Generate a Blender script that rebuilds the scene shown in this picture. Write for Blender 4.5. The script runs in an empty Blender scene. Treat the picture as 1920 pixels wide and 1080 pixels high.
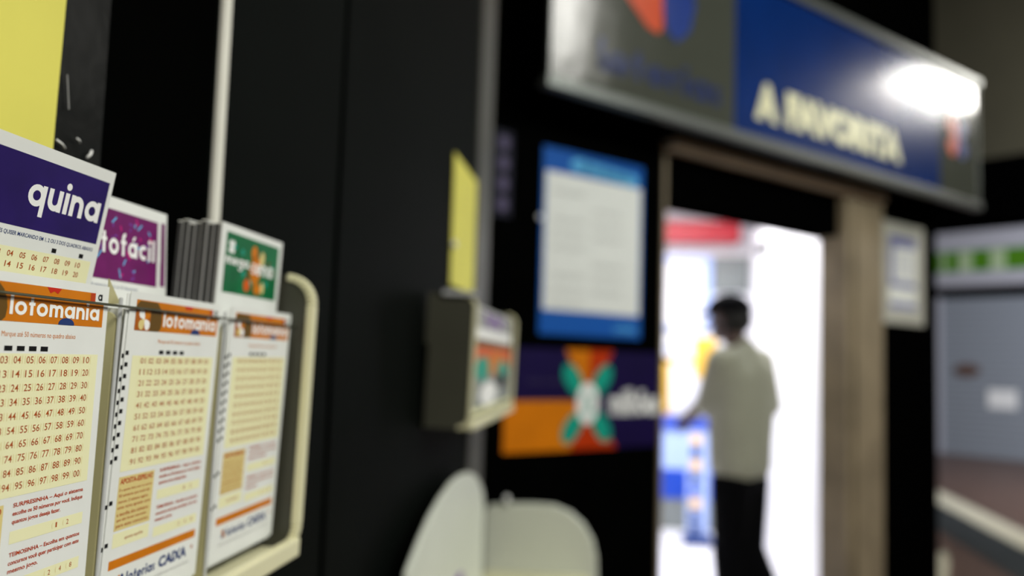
import bpy, bmesh, math, random
from mathutils import Vector, Matrix
random.seed(7)
R = math.radians
C = bpy.context.scene.collection

# ------------------------------------------------------------------ camera
FPX = 1654.0
CAM = Vector((0, 0, 1.40))
PITCH, ROLL, AZ = R(4.64), R(1.754), R(6.42)
fw = Vector((-math.sin(AZ)*math.cos(PITCH), math.cos(AZ)*math.cos(PITCH), math.sin(PITCH)))
rt0 = Vector((math.cos(AZ), math.sin(AZ), 0))
up0 = rt0.cross(fw)
rt = rt0*math.cos(ROLL) + up0*math.sin(ROLL)
up = up0*math.cos(ROLL) - rt0*math.sin(ROLL)
cd = bpy.data.cameras.new('camera'); cam = bpy.data.objects.new('camera', cd); C.objects.link(cam)
cd.sensor_width = 36; cd.lens = FPX/1920*36; cd.clip_start = 0.01; cd.clip_end = 200
cam.matrix_world = Matrix(((rt.x, up.x, -fw.x, CAM.x), (rt.y, up.y, -fw.y, CAM.y), (rt.z, up.z, -fw.z, CAM.z), (0, 0, 0, 1)))
cd.dof.use_dof = True; cd.dof.focus_distance = 0.30; cd.dof.aperture_fstop = 5.6
bpy.context.scene.camera = cam
def ray(px, py): return (fw + rt*((px-960)/FPX) - up*((py-540)/FPX))
def hit(px, py, p, n):
    d = ray(px, py); n = Vector(n); return CAM + d*((Vector(p)-CAM).dot(n)/d.dot(n))
def on_x(px, py, X): return hit(px, py, (X, 0, 0), (1, 0, 0))
def on_y(px, py, Y): return hit(px, py, (0, Y, 0), (0, 1, 0))

# ------------------------------------------------------------------ world, view, lights
sc = bpy.context.scene
sc.view_settings.view_transform = 'Standard'; sc.view_settings.look = 'None'
sc.view_settings.gamma = 1; sc.view_settings.use_curve_mapping = False
sc.view_settings.exposure = 0.0
w = bpy.data.worlds.new('world'); sc.world = w; w.use_nodes = True
w.node_tree.nodes['Background'].inputs[0].default_value = (0.80, 0.90, 0.78, 1)
w.node_tree.nodes['Background'].inputs[1].default_value = 0.02
def area(name, loc, target, size, energy, col=(1, 1, 1), sy=None):
    l = bpy.data.lights.new(name, 'AREA'); l.energy = energy; l.color = col
    l.size = size
    if sy: l.shape = 'RECTANGLE'; l.size_y = sy
    o = bpy.data.objects.new(name, l); C.objects.link(o); o.location = loc
    o.rotation_euler = (Vector(target)-Vector(loc)).to_track_quat('-Z', 'Y').to_euler()
    return o
area('corridor_light', (1.5, -0.9, 3.1), (-0.2, 0.6, 1.3), 1.0, 70, (1.0, 0.98, 0.88), 0.5)
area('corridor_light', (3.0, 1.6, 3.3), (0.6, 4.0, 1.5), 1.2, 66, (0.95, 1.0, 0.92), 0.3)
area('gallery_light', (6.5, 7.5, 4.2), (9.5, 11.5, 1.5), 1.6, 680, (0.93, 0.95, 1.0), 1.6)
area('shop_ceiling_light', (0.3, 6.6, 2.85), (0.3, 6.6, 0), 1.2, 90, (1.0, 0.98, 1.0), 1.2)
area('shop_ceiling_light', (0.55, 5.0, 2.85), (0.55, 5.0, 0), 0.8, 38, (1.0, 0.98, 1.0), 0.6)

# ------------------------------------------------------------------ materials
MATS = {}
def mat(name, col, rough=0.5, spec=0.5, metal=0.0, noise=0.0, nscale=20, bump=0.0, bscale=60, emit=0.0, trans=0.0, coat=0.0):
    if name in MATS: return MATS[name]
    if name.startswith('print_') or name.startswith('paper') or name.startswith('banner') or name.startswith('violet'): spec = 0.12
    m = bpy.data.materials.new(name); m.use_nodes = True; nt = m.node_tree; b = nt.nodes['Principled BSDF']
    c = (*col, 1)
    b.inputs['Base Color'].default_value = c; b.inputs['Roughness'].default_value = rough
    b.inputs['Specular IOR Level'].default_value = spec; b.inputs['Metallic'].default_value = metal
    b.inputs['Coat Weight'].default_value = coat; b.inputs['Transmission Weight'].default_value = trans
    tc = nt.nodes.new('ShaderNodeTexCoord')
    if noise:
        n = nt.nodes.new('ShaderNodeTexNoise'); n.inputs['Scale'].default_value = nscale; n.inputs['Detail'].default_value = 4
        nt.links.new(tc.outputs['Object'], n.inputs['Vector'])
        r = nt.nodes.new('ShaderNodeValToRGB')
        r.color_ramp.elements[0].position = 0.3; r.color_ramp.elements[1].position = 0.7
        r.color_ramp.elements[0].color = (*[x*(1-noise) for x in col], 1); r.color_ramp.elements[1].color = (*[min(1, x*(1+noise)) for x in col], 1)
        nt.links.new(n.outputs['Fac'], r.inputs['Fac']); nt.links.new(r.outputs['Color'], b.inputs['Base Color'])
    if bump:
        n2 = nt.nodes.new('ShaderNodeTexNoise'); n2.inputs['Scale'].default_value = bscale; n2.inputs['Detail'].default_value = 3
        nt.links.new(tc.outputs['Object'], n2.inputs['Vector'])
        bp = nt.nodes.new('ShaderNodeBump'); bp.inputs['Strength'].default_value = bump; bp.inputs['Distance'].default_value = 0.02
        nt.links.new(n2.outputs['Fac'], bp.inputs['Height']); nt.links.new(bp.outputs['Normal'], b.inputs['Normal'])
    if emit:
        b.inputs['Emission Color'].default_value = c; b.inputs['Emission Strength'].default_value = emit
    MATS[name] = m; return m
def srgb(r, g, b):
    f = lambda v: (v/255/12.92) if v/255 <= .04045 else ((v/255+.055)/1.055)**2.4
    return (f(r), f(g), f(b))
mat('paper', srgb(222, 224, 222), 0.6, noise=0.03, nscale=30)
mat('paper_edge', srgb(225, 226, 222), 0.7, noise=0.05, nscale=200)
mat('print_cream', srgb(230, 228, 186), 0.6)
mat('print_cream_dark', srgb(214, 196, 132), 0.6)
mat('print_orange', srgb(198, 114, 10), 0.5, noise=0.08, nscale=60)
mat('print_orange_deep', srgb(206, 88, 22), 0.5)
mat('print_header_brown', srgb(166, 88, 18), 0.5)
mat('print_red', srgb(190, 40, 24), 0.5)
mat('print_brown', srgb(96, 70, 26), 0.5)
mat('print_umber', srgb(166, 78, 30), 0.6)
mat('print_rust', srgb(176, 62, 24), 0.6)
mat('print_black', srgb(14, 14, 16), 0.6)
mat('print_white', srgb(236, 236, 236), 0.6)
mat('print_navy', srgb(32, 54, 110), 0.5)
mat('print_blue', srgb(22, 84, 168), 0.5)
mat('print_sky', srgb(90, 170, 220), 0.5)
mat('print_purple', srgb(37, 21, 90), 0.45, noise=0.22, nscale=45)
mat('print_violet', srgb(110, 62, 150), 0.45)
mat('print_magenta', srgb(104, 26, 92), 0.45, noise=0.22, nscale=50)
mat('print_pink', srgb(196, 30, 120), 0.5)
mat('print_green', srgb(8, 98, 56), 0.45, noise=0.3, nscale=70)
mat('print_teal', srgb(20, 150, 130), 0.5)
mat('print_grey', srgb(150, 150, 150), 0.5)
mat('pad_edge', srgb(62, 62, 62), 0.6, spec=.1, noise=0.12, nscale=120)
mat('cream_plastic', srgb(216, 212, 176), 0.4, noise=0.04, nscale=14)
mat('cream_shaded', srgb(172, 166, 124), 0.42, noise=0.05, nscale=14)  # the holder's cream with the shade inside the pockets put into the colour
mat('dark_plastic', srgb(60, 60, 50), 0.45, noise=0.08, nscale=12)
mat('wire', srgb(92, 96, 78), 0.3, metal=0.8)
mat('chrome', (0.8, 0.8, 0.8), 0.18, metal=1.0)
mat('acrylic', srgb(190, 192, 194), 0.12, spec=0.8, noise=0.05)
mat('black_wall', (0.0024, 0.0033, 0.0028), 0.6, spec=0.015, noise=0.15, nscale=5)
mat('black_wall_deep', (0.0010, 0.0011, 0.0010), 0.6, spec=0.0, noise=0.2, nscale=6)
mat('black_matte', (0.0008, 0.0008, 0.0008), 0.7, spec=0.0, noise=0.2)
mat('grey_strip', srgb(52, 52, 44), 0.5, noise=0.1)
mat('white_strip', srgb(214, 212, 202), 0.45, noise=0.04)
mat('yellow_paper', srgb(214, 207, 100), 0.6, spec=.1, noise=0.05, nscale=12)
mat('sleeve', (0.005, 0.0055, 0.005), 0.35, spec=0.05, bump=0.08, bscale=30)
mat('white_acrylic', srgb(206, 210, 200), 0.35, noise=0.03, nscale=6)
mat('sign_silver', srgb(66, 68, 60), 0.16, spec=0.8, bump=0.3, bscale=3, metal=0.0)
mat('sign_blue', srgb(0, 36, 96), 0.2, spec=0.6, noise=0.12, nscale=3, bump=0.05, bscale=4)
mat('aluminium', srgb(104, 107, 104), 0.36, metal=0.5, noise=0.05)
mat('cream_letter', srgb(216, 212, 176), 0.35)
mat('logo_orange', srgb(196, 66, 4), 0.3)
mat('logo_blue', srgb(0, 44, 124), 0.3)
mat('letter_blue', srgb(2, 28, 84), 0.3)
mat('beige_metal', srgb(134, 120, 98), 0.5, noise=0.2, nscale=5)
mat('beige_metal_lit', srgb(225, 214, 188), 0.5, noise=0.1, nscale=5)  # lighter copy of the beige metal; its colour makes up for the sign's shade
mat('white_wall', srgb(240, 240, 242), 0.5, noise=0.02, nscale=4)
mat('white_floor', srgb(236, 236, 240), 0.3, noise=0.03, nscale=4)
mat('shop_red', srgb(168, 0, 26), 0.4, noise=0.05)
mat('shop_blue', srgb(14, 66, 180), 0.4, noise=0.08, nscale=4)
mat('shop_pale_blue', srgb(168, 190, 240), 0.3, noise=0.04)
mat('shop_yellow', srgb(236, 186, 60), 0.4, noise=0.1, nscale=6)
mat('shop_grey', srgb(120, 126, 124), 0.5, noise=0.1)
mat('bracket_dark', srgb(30, 28, 26), 0.5)
mat('tile_brown', srgb(96, 72, 62), 0.45, noise=0.12, nscale=3)
mat('tile_dark', srgb(44, 48, 50), 0.5, noise=0.1, nscale=3)
mat('curb_white', srgb(216, 210, 188), 0.5, noise=0.06)
mat('concrete', srgb(82, 78, 60), 0.8, noise=0.1, nscale=0.8)
mat('far_white', srgb(176, 176, 186), 0.5, noise=0.05)
mat('far_green', srgb(72, 126, 14), 0.5, noise=0.08)
mat('far_letter', srgb(170, 190, 150), 0.5)
mat('skin', srgb(64, 40, 32), 0.55, noise=0.08, nscale=10)
mat('shirt', srgb(150, 150, 134), 0.85, noise=0.05, nscale=8, bump=0.3, bscale=14)
mat('black_cloth', srgb(7, 7, 9), 0.9, spec=.05, noise=0.1)
mat('hair', srgb(16, 13, 12), 0.8, noise=0.1)
M = MATS
def shutter_mat():
    m = mat('shutter', srgb(140, 146, 156), 0.45)
    nt = m.node_tree; b = nt.nodes['Principled BSDF']; tc = nt.nodes.new('ShaderNodeTexCoord')
    wv = nt.nodes.new('ShaderNodeTexWave'); wv.bands_direction = 'Z'; wv.inputs['Scale'].default_value = 3.0
    nt.links.new(tc.outputs['Object'], wv.inputs['Vector'])
    bp = nt.nodes.new('ShaderNodeBump'); bp.inputs['Strength'].default_value = 0.6; bp.inputs['Distance'].default_value = 0.02
    nt.links.new(wv.outputs['Fac'], bp.inputs['Height']); nt.links.new(bp.outputs['Normal'], b.inputs['Normal'])
shutter_mat()

# ------------------------------------------------------------------ mesh helpers
class MB:
    """collects shapes with a material each and links them as ONE mesh object"""
    def __init__(s): s.v = []; s.f = []; s.m = []; s.mats = []
    def mi(s, name):
        if name not in s.mats: s.mats.append(name)
        return s.mats.index(name)
    def poly(s, pts, m):
        b = len(s.v); s.v += [tuple(p) for p in pts]; s.f.append(tuple(range(b, b+len(pts)))); s.m.append(s.mi(m))
    def raw(s, vs, fs, m):
        b = len(s.v); s.v += [tuple(p) for p in vs]; k = s.mi(m)
        for f in fs: s.f.append(tuple(b+i for i in f)); s.m.append(k)
    def box(s, x0, x1, y0, y1, z0, z1, m):
        vs = [(x, y, z) for x in (x0, x1) for y in (y0, y1) for z in (z0, z1)]
        s.raw(vs, [(0, 1, 3, 2), (4, 6, 7, 5), (0, 4, 5, 1), (2, 3, 7, 6), (0, 2, 6, 4), (1, 5, 7, 3)], m)
    def prism(s, pts, y0, y1, m):
        """outline in x,z given counter-clockwise, extruded from y0 (front) to y1"""
        n = len(pts)
        vs = [(x, y0, z) for x, z in pts] + [(x, y1, z) for x, z in pts]
        s.raw(vs, [tuple(range(n)), tuple(range(2*n-1, n-1, -1))] + [(i, i+n, (i+1) % n+n, (i+1) % n) for i in range(n)], m)
    def tube(s, pts, r, m, n=10):
        pts = [Vector(p) for p in pts]; rings = []
        for i, p in enumerate(pts):
            d = (pts[min(i+1, len(pts)-1)]-pts[max(i-1, 0)]).normalized()
            a = d.orthogonal().normalized(); b = d.cross(a)
            rings.append([p+a*math.cos(t)*r+b*math.sin(t)*r for t in [2*math.pi*k/n for k in range(n)]])
        vs = [q for rg in rings for q in rg]; fs = []
        for i in range(len(pts)-1):
            for k in range(n): fs.append((i*n+k, i*n+(k+1) % n, (i+1)*n+(k+1) % n, (i+1)*n+k))
        fs.append(tuple(range(n))[::-1]); fs.append(tuple((len(pts)-1)*n+k for k in range(n)))
        s.raw(vs, fs, m)
    def ball(s, c, r, m, sx=1, sy=1, sz=1, seg=16, ring=10, rot=None):
        vs = []; fs = []
        for i in range(ring+1):
            th = math.pi*i/ring
            for k in range(seg):
                ph = 2*math.pi*k/seg
                q = Vector((r*sx*math.sin(th)*math.cos(ph), r*sy*math.sin(th)*math.sin(ph), r*sz*math.cos(th)))
                if rot: q = rot @ q
                vs.append(Vector(c)+q)
        for i in range(ring):
            for k in range(seg): fs.append((i*seg+k, (i+1)*seg+k, (i+1)*seg+(k+1) % seg, i*seg+(k+1) % seg))
        s.raw(vs, fs, m)
    def cap(s, p, r1, q, r2, m='skin', n=14):
        """tapered limb piece: cone frustum with a ball at each end"""
        p = Vector(p); q = Vector(q); d = (q-p).normalized(); a = d.orthogonal().normalized(); b = d.cross(a)
        vs = [p+a*math.cos(t)*r1+b*math.sin(t)*r1 for t in [2*math.pi*k/n for k in range(n)]]
        vs += [q+a*math.cos(t)*r2+b*math.sin(t)*r2 for t in [2*math.pi*k/n for k in range(n)]]
        s.raw(vs, [(k, (k+1) % n, n+(k+1) % n, n+k) for k in range(n)]+[tuple(range(n))[::-1], tuple(range(n, 2*n))], m)
        s.ball(p, r1, m); s.ball(q, r2, m)
    def build(s, name, parent=None, loc=(0, 0, 0), rotz=0, smooth=False, bevel=0, mods=None, rot=None):
        me = bpy.data.meshes.new(name); me.from_pydata(s.v, [], s.f)
        for k in s.mats: me.materials.append(M[k])
        me.polygons.foreach_set('material_index', s.m)
        me.update()
        o = bpy.data.objects.new(name, me); C.objects.link(o)
        if parent: o.parent = parent
        o.location = loc; o.rotation_euler = rot if rot else (0, 0, rotz)
        if smooth:
            for p in me.polygons: p.use_smooth = True
        if bevel:
            md = o.modifiers.new('bevel', 'BEVEL'); md.width = bevel; md.segments = 3; md.limit_method = 'ANGLE'
        return o
def tag(o, label, cat, group=None, kind=None):
    if label: o['label'] = label
    if cat: o['category'] = cat
    if group: o['group'] = group
    if kind: o['kind'] = kind
    return o
def thing(name, label, cat, loc=(0, 0, 0), rotz=0, group=None, rot=None):
    o = bpy.data.objects.new(name, None); C.objects.link(o); o.empty_display_size = 0.05
    o.location = loc; o.rotation_euler = rot if rot else (0, 0, rotz)
    return tag(o, label, cat, group)
def struct(o): o['kind'] = 'structure'; return o
def copy_tree(o, parent=None):
    c = o.copy(); C.objects.link(c)
    if parent: c.parent = parent
    for ch in o.children: copy_tree(ch, c)
    return c

# ------------------------------------------------------------------ lettering
_tc = {}
def font_mesh(txt, bold=0.0):
    k = (txt, bold)
    if k in _tc: return _tc[k]
    cu = bpy.data.curves.new('t', 'FONT'); cu.body = txt; cu.size = 1; cu.offset = bold; cu.resolution_u = 3
    cu.dimensions = '2D'; cu.fill_mode = 'FRONT'
    o = bpy.data.objects.new('t', cu); C.objects.link(o)
    dg = bpy.context.evaluated_depsgraph_get(); me = bpy.data.meshes.new_from_object(o.evaluated_get(dg))
    vs = [(v.co.x, v.co.y) for v in me.vertices]; fs = [tuple(p.vertices) for p in me.polygons]
    bpy.data.objects.remove(o); bpy.data.curves.remove(cu); bpy.data.meshes.remove(me)
    _tc[k] = (vs, fs); return _tc[k]
def ringp(cx, cy, r, wd, a0=0, a1=360, n=20):
    vs = []; fs = []
    for i in range(n+1):
        a = R(a0+(a1-a0)*i/n)
        vs += [(cx+(r-wd)*math.cos(a), cy+(r-wd)*math.sin(a)), (cx+r*math.cos(a), cy+r*math.sin(a))]
    for i in range(n): fs.append((2*i, 2*i+1, 2*i+3, 2*i+2))
    return vs, fs
def rectp(x0, y0, x1, y1): return [(x0, y0), (x1, y0), (x1, y1), (x0, y1)], [(0, 1, 2, 3)]
W_ = .27
def glyph(ch):
    a = W_
    if ch == 'o': return [ringp(.52, .5, .52, a)], 1.04
    if ch in 'aá':
        g = [ringp(.5, .5, .5, a), rectp(.78, 0, 1.04, 1)]
        if ch == 'á': g.append(([(.42, 1.12), (.62, 1.12), (.86, 1.42), (.60, 1.42)], [(0, 1, 2, 3)]))
        return g, 1.04
    if ch == 'q': return [ringp(.5, .5, .5, a), rectp(.78, -.42, 1.04, 1)], 1.04
    if ch == 'l': return [rectp(0, 0, a, 1.5)], a
    if ch == 'i': return [rectp(0, 0, a, 1), ringp(a/2, 1.3, .17, .17)], a
    if ch == 't': return [rectp(.14, 0, .14+a, 1.36), rectp(0, .76, .56, 1)], .56
    if ch == 'f': return [rectp(.14, 0, .14+a, 1.2), ringp(.48, 1.15, .36, a, 80, 180, 8), rectp(0, .76, .6, 1)], .6
    if ch == 'n': return [rectp(0, 0, a, 1), ringp(.44, .56, .44, a, 0, 180, 12), rectp(.88-a, 0, .88, .56)], .88
    if ch == 'u': return [rectp(0, .44, a, 1), ringp(.44, .44, .44, a, 180, 360, 12), rectp(.88-a, 0, .88, 1)], .88
    if ch == 'm': return [rectp(0, 0, a, 1), ringp(.40, .6, .40, a, 0, 180, 12), rectp(.8-a, 0, .8, .6), ringp(.93, .6, .40, a, 0, 180, 12), rectp(1.33-a, 0, 1.33, .6)], 1.33
    if ch == 'c': return [ringp(.5, .5, .5, a, 45, 315)], .86
    if ch == 'e': return [ringp(.5, .5, .5, a, 0, 325), rectp(.1, .4, .96, .58)], 1.0
    if ch == 'r': return [rectp(0, 0, a, 1), ringp(.42, .56, .42, a, 60, 180, 8)], .62
    if ch == 's': return [ringp(.3, .72, .28, .2, 0, 270, 12), ringp(.3, .28, .28, .2, -180, 90, 12)], .6
    if ch == 'h': return [rectp(0, 0, a, 1.5), ringp(.44, .56, .44, a, 0, 180, 12), rectp(.88-a, 0, .88, .56)], .88
    return [], .4
def round_mesh(txt, gap=.13):
    vs = []; fs = []; x = 0
    for ch in txt:
        g, adv = glyph(ch)
        for pi, (v, f) in enumerate(g):
            b = len(vs); vs += [(px+x, py, pi) for px, py in v]; fs += [tuple(i+b for i in q) for q in f]
        x += adv+gap
    return vs, fs
def put(mb, mesh, x0, z0, x1, z1, y, m, keep=False):
    """fits flat lettering into a rectangle on the face at depth y; z0..z1 is its full height"""
    vs, fs = mesh
    if not vs: return
    ax0 = min(v[0] for v in vs); ax1 = max(v[0] for v in vs); az0 = min(v[1] for v in vs); az1 = max(v[1] for v in vs)
    sx = (x1-x0)/(ax1-ax0); sz = (z1-z0)/(az1-az0)
    if keep: sx = min(sx, sz*1.1)
    mb.raw([(x0+(v[0]-ax0)*sx, y-(v[2]*abs(y)*.08 if len(v) > 2 else 0), z0+(v[1]-az0)*sz) for v in vs], fs, m)
def rect(mb, x0, z0, x1, z1, y, m): mb.poly([(x0, y, z0), (x1, y, z0), (x1, y, z1), (x0, y, z1)], m)
def disc(mb, cx, cz, r, y, m, rx=None, n=20, clip=None):
    pts = []
    for k in range(n):
        x = cx+(rx or r)*math.cos(2*math.pi*k/n); z = cz+r*math.sin(2*math.pi*k/n)
        if clip: x = min(max(x, clip[0]), clip[2]); z = min(max(z, clip[1]), clip[3])
        pts.append((x, y, z))
    mb.poly(pts, m)
def petal(mb, cx, cz, L, wd, ang, y, m):
    """a leaf-shaped petal pointing away from cx,cz at angle ang"""
    pts = []
    prof = [(0.02, .16), (.25, .55), (.55, .95), (.8, .9), (.95, .5), (1, 0)]
    side = [(t*L, h*wd/2) for t, h in prof] + [(t*L, -h*wd/2) for t, h in prof[-2::-1]]
    a = R(ang)
    for t, h in side[::-1]: pts.append((cx+t*math.cos(a)-h*math.sin(a), y, cz+t*math.sin(a)+h*math.cos(a)))
    mb.poly(pts, m)
def emblem(mb, cx, cz, s, y, cols):
    for ang, m in zip((135, 45, 225, 315), cols): petal(mb, cx, cz, s, s*.82, ang, y, m)

# ------------------------------------------------------------------ planes of the place
WX = -0.24                                     # left wall plane
S = math.sqrt(.5)
N2 = Vector((S, -S, 0)); E2 = Vector((S, S, 0))
d_ = ray(1240, 690); O2 = CAM + d_*3.5; O2.z = 0    # corner wall: foot of the left door jamb
def w2(px, py, out=0.0):
    """pixel -> (u, z) on the corner wall, `out` metres in front of it"""
    p = hit(px, py, O2 + N2*out, N2); return ((p-O2).dot(E2), p.z)
def W2(u, out=0.0, z=0.0): return O2 + E2*u + N2*out + Vector((0, 0, z))
def w1(px, py, X=WX): p = on_x(px, py, X); return (p.y, p.z)

# ------------------------------------------------------------------ the setting
# local frame of a wall: x runs to the right as one faces it, y goes into it, z up
u_door = w2(1568, 800)[0]; u_end = w2(1757, 700)[0]; u_post = w2(1640, 800)[0]
z_open = w2(1240, 376)[1]; z_beam0 = w2(1240, 282)[1]; z_beam1 = w2(1240, 254)[1]
print('W2', O2, 'door', u_door, 'post', u_post, 'end', u_end, 'zopen', z_open, 'beam', z_beam0, z_beam1)
Y1 = on_x(909, 600, WX).y
print('wall1 end', Y1)
# left wall: board panels with a white strip and a grey end strip
m = MB(); yc = w1(392, 300)[0]
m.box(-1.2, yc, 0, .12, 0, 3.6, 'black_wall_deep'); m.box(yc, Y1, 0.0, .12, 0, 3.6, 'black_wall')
ys = w1(636, 300)[0]; m.box(ys, ys+.006, -.0015, 0, 0, 3.6, 'black_wall_deep')
struct(m.build('wall_left', loc=(WX, 0, 0), rotz=R(90)))
m = MB(); a = w1(390, 395)[0]; b = w1(403, 395)[0]
m.box(a, b, -.004, 0, 1.30, 3.6, 'white_strip'); struct(m.build('trim_1', loc=(WX, 0, 0), rotz=R(90), bevel=.001))
m = MB(); a = w1(893, 300)[0]; m.box(a, Y1, -.004, .0, 0, 3.6, 'grey_strip'); struct(m.build('trim_2', loc=(WX, 0, 0), rotz=R(90)))
# corner wall
m = MB(); T = .14
m.box(-1.6, 0, 0, T, 0, 4.6, 'black_wall_deep')
m.box(0, u_post, 0, T, z_open, 4.6, 'black_matte')
m.box(u_post-.02, u_end, 0, T, 0, 4.6, 'black_matte')
struct(m.build('wall_corner', loc=O2, rotz=R(45)))
pE = W2(u_end)
m = MB(); m.box(-.16, -.02, .0, 5, 0, 4.6, 'black_matte'); struct(m.build('wall_side', loc=pE))
# alcove behind the left wall
pa = W2(-1.6); m = MB(); m.box(-3.0, WX-.12, Y1-.02, Y1+.1, 0, 3.6, 'black_wall_deep'); struct(m.build('wall_back', loc=(0, 0, 0)))
# door frame (beige sheet-metal guides and box beam)
m = MB()
m.box(u_door+.01, u_post, -.05, .10, 0, z_beam0, 'beige_metal')
m.box(u_door+.07, u_door+.10, -.065, -.05, 0, z_beam0, 'beige_metal')
m.box(-.012, .006, -.012, .10, 0, z_beam0, 'beige_metal')
m.box(-.02, u_post, -.07, .02, z_beam0, z_beam1, 'beige_metal_lit')
struct(m.build('door_1', loc=O2, rotz=R(45), bevel=.006))
# interior of the shop
YB = 8.4; XR = on_y(1405, 600, YB).x; ZC = 2.95
m = MB(); m.box(-1.9, XR, 0, .1, 0, ZC, 'white_wall'); struct(m.build('wall_shop_back', loc=(0, YB, 0)))
jr = W2(u_door+.02, -.10)
m = MB(); m.raw([(XR, YB, 0), (jr.x, jr.y, 0), (jr.x, jr.y, ZC), (XR, YB, ZC), (XR+.1, YB, 0), (jr.x+.1, jr.y, 0), (jr.x+.1, jr.y, ZC), (XR+.1, YB, ZC)],
    [(0, 1, 2, 3), (4, 7, 6, 5), (0, 4, 5, 1), (3, 2, 6, 7), (1, 5, 6, 2), (0, 3, 7, 4)], 'white_wall')
struct(m.build('wall_shop_right'))
jl = W2(-1.6, -T); m = MB(); m.box(-2.0, -1.9, jl.y-.3, YB, 0, ZC, 'white_wall'); struct(m.build('wall_shop_left'))
il = W2(-1.7, -T); ir = W2(u_door+.05, -T)
m = MB(); m.raw([(il.x, il.y, ZC), (ir.x, ir.y, ZC), (XR+.1, YB, ZC), (-2, YB, ZC), (il.x, il.y, ZC+.1), (ir.x, ir.y, ZC+.1), (XR+.1, YB, ZC+.1), (-2, YB, ZC+.1)],
    [(0, 3, 2, 1), (4, 5, 6, 7), (0, 1, 5, 4), (1, 2, 6, 5), (2, 3, 7, 6), (3, 0, 4, 7)], 'white_wall'); struct(m.build('ceiling_shop'))
m = MB(); i0 = W2(-1.7, 0); i1 = W2(u_door+.05, 0)
m.raw([(i0.x, i0.y, .004), (i1.x, i1.y, .004), (XR, YB, .004), (-2, YB, .004)], [(0, 1, 2, 3)], 'white_floor'); struct(m.build('floor_shop'))
# walkway floor
m = MB(); m.box(-3, 24, -2, 26, -.1, 0, 'tile_brown'); struct(m.build('floor'))
pA = hit(1765, 925, (0, 0, 0), (0, 0, 1)); pB = hit(1920, 1000, (0, 0, 0), (0, 0, 1)); dv = (pB-pA).normalized(); nv = Vector((dv.y, -dv.x, 0))
if nv.x > 0: nv = -nv
print('curb', pA, pB)
m = MB(); A = pA-dv*3; B = pB+dv*5; wq = .30
def strip(m, A, B, o0, o1, z0, z1, mt):
    a0, b0, b1, a1 = A+nv*o0, B+nv*o0, B+nv*o1, A+nv*o1
    q = [a0, b0, b1, a1]; vs = [(p.x, p.y, z0) for p in q]+[(p.x, p.y, z1) for p in q]
    m.raw(vs, [(0, 1, 2, 3), (4, 5, 6, 7), (0, 1, 5, 4), (1, 2, 6, 5), (2, 3, 7, 6), (3, 0, 4, 7)], mt)
strip(m, A, B, -.02, .30, 0, .012, 'curb_white'); struct(m.build('trim_3'))
m = MB(); strip(m, A, B, .30, .74, 0, .006, 'tile_dark'); struct(m.build('trim_4'))
pq = [hit(px, py, (0, 0, 0), (0, 0, 1)) for px, py in ((1640, 1110), (1775, 1110), (1780, 1056), (1772, 1040), (1748, 1047), (1700, 1076))]
m = MB(); n = len(pq); m.raw([(p.x, p.y, 0) for p in pq]+[(p.x, p.y, .03) for p in pq], [tuple(range(n, 2*n)), tuple(range(n))[::-1]]+[(i, (i+1) % n, n+(i+1) % n, n+i) for i in range(n)], 'curb_white'); struct(m.build('trim_5'))
# opposite building
E3 = Vector((S, -S, 0)); N3 = Vector((-S, -S, 0)); g = hit(1765, 850, (0, 0, 0), (0, 0, 1)); O3 = Vector((g.x, g.y, 0))
def w3(px, py): p = hit(px, py, O3, N3); return ((p-O3).dot(E3), p.z)
print('far', O3, w3(1765, 545), w3(1765, 440), w3(1900, 430), w3(1765, 310))
zsh = w3(1765, 548)[1]; zb0 = w3(1765, 541)[1]; zb1 = w3(1765, 440)[1]; zd = w3(1800, 312)[1]
m = MB(); m.box(-3, 9, .1, .4, 0, zd, 'black_matte'); m.box(-3, 9, .0, .4, zd, 14, 'concrete'); m.box(-3, 9, -.3, .1, zb1+.1, zd, 'black_matte')
struct(m.build('wall_opposite', loc=O3, rotz=R(-45)))

# ------------------------------------------------------------------ opposite shop
t = thing('roller_shutter', 'closed grey roller shutter of the opposite shop across the walkway', 'shutter', O3-N3*.05, R(-45))
m = MB(); m.box(-2.5, 7, 0, .04, 0.0, zsh-.12, 'shutter'); m.build('shutter_panel', t)
m = MB(); m.box(-.14, .0, -.05, .04, 0, zsh-.1, 'far_white'); m.build('side_guide', t)
m = MB(); a = w3(1812, 694); m.prism([(a[0]+.22*math.cos(k*.5236), a[1]+.11*math.sin(k*.5236)) for k in range(12)], -.035, 0, 'tile_brown'); tag(m.build('lock_plate', t), 'brown lock plate', None)
m = MB(); a = w3(1850, 730); b = w3(1905, 768); m.box(a[0], b[0], -.01, 0, b[1], a[1], 'print_white'); tag(m.build('sticker', t), 'white sticker', None)
t = thing('shop_sign', 'white shop fascia sign with a bright green band, across the walkway', 'sign', O3+N3*.12, R(-45))
m = MB(); m.box(-2.5, 7, 0, .2, zb0, zb1, 'far_white'); m.build('sign_board', t, bevel=.02)
m = MB(); g1 = w3(1765, 518)[1]; g2 = w3(1765, 475)[1]
x0 = w3(1762, 500)[0]
m.box(-2.4, 6.9, -.012, 0, g1, g2, 'far_green'); m.build('green_band', t)
for k, (pa_, pb_) in enumerate([(1773, 1780), (1805, 1829), (1864, 1892)]):
    a = w3(pa_, 495)[0]; b = w3(pb_, 495)[0]
    m = MB(); m.box(a, b, -.03, -.012, g1+.03, g2-.02, 'far_letter'); m.build('letter_panel', t)
m = MB(); zz = w3(1765, 541)[1]; m.box(-2.5, 7, -.08, 0, zb0-.0, zb0+.26, 'far_white'); m.build('ledge', t, bevel=.03)

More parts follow.
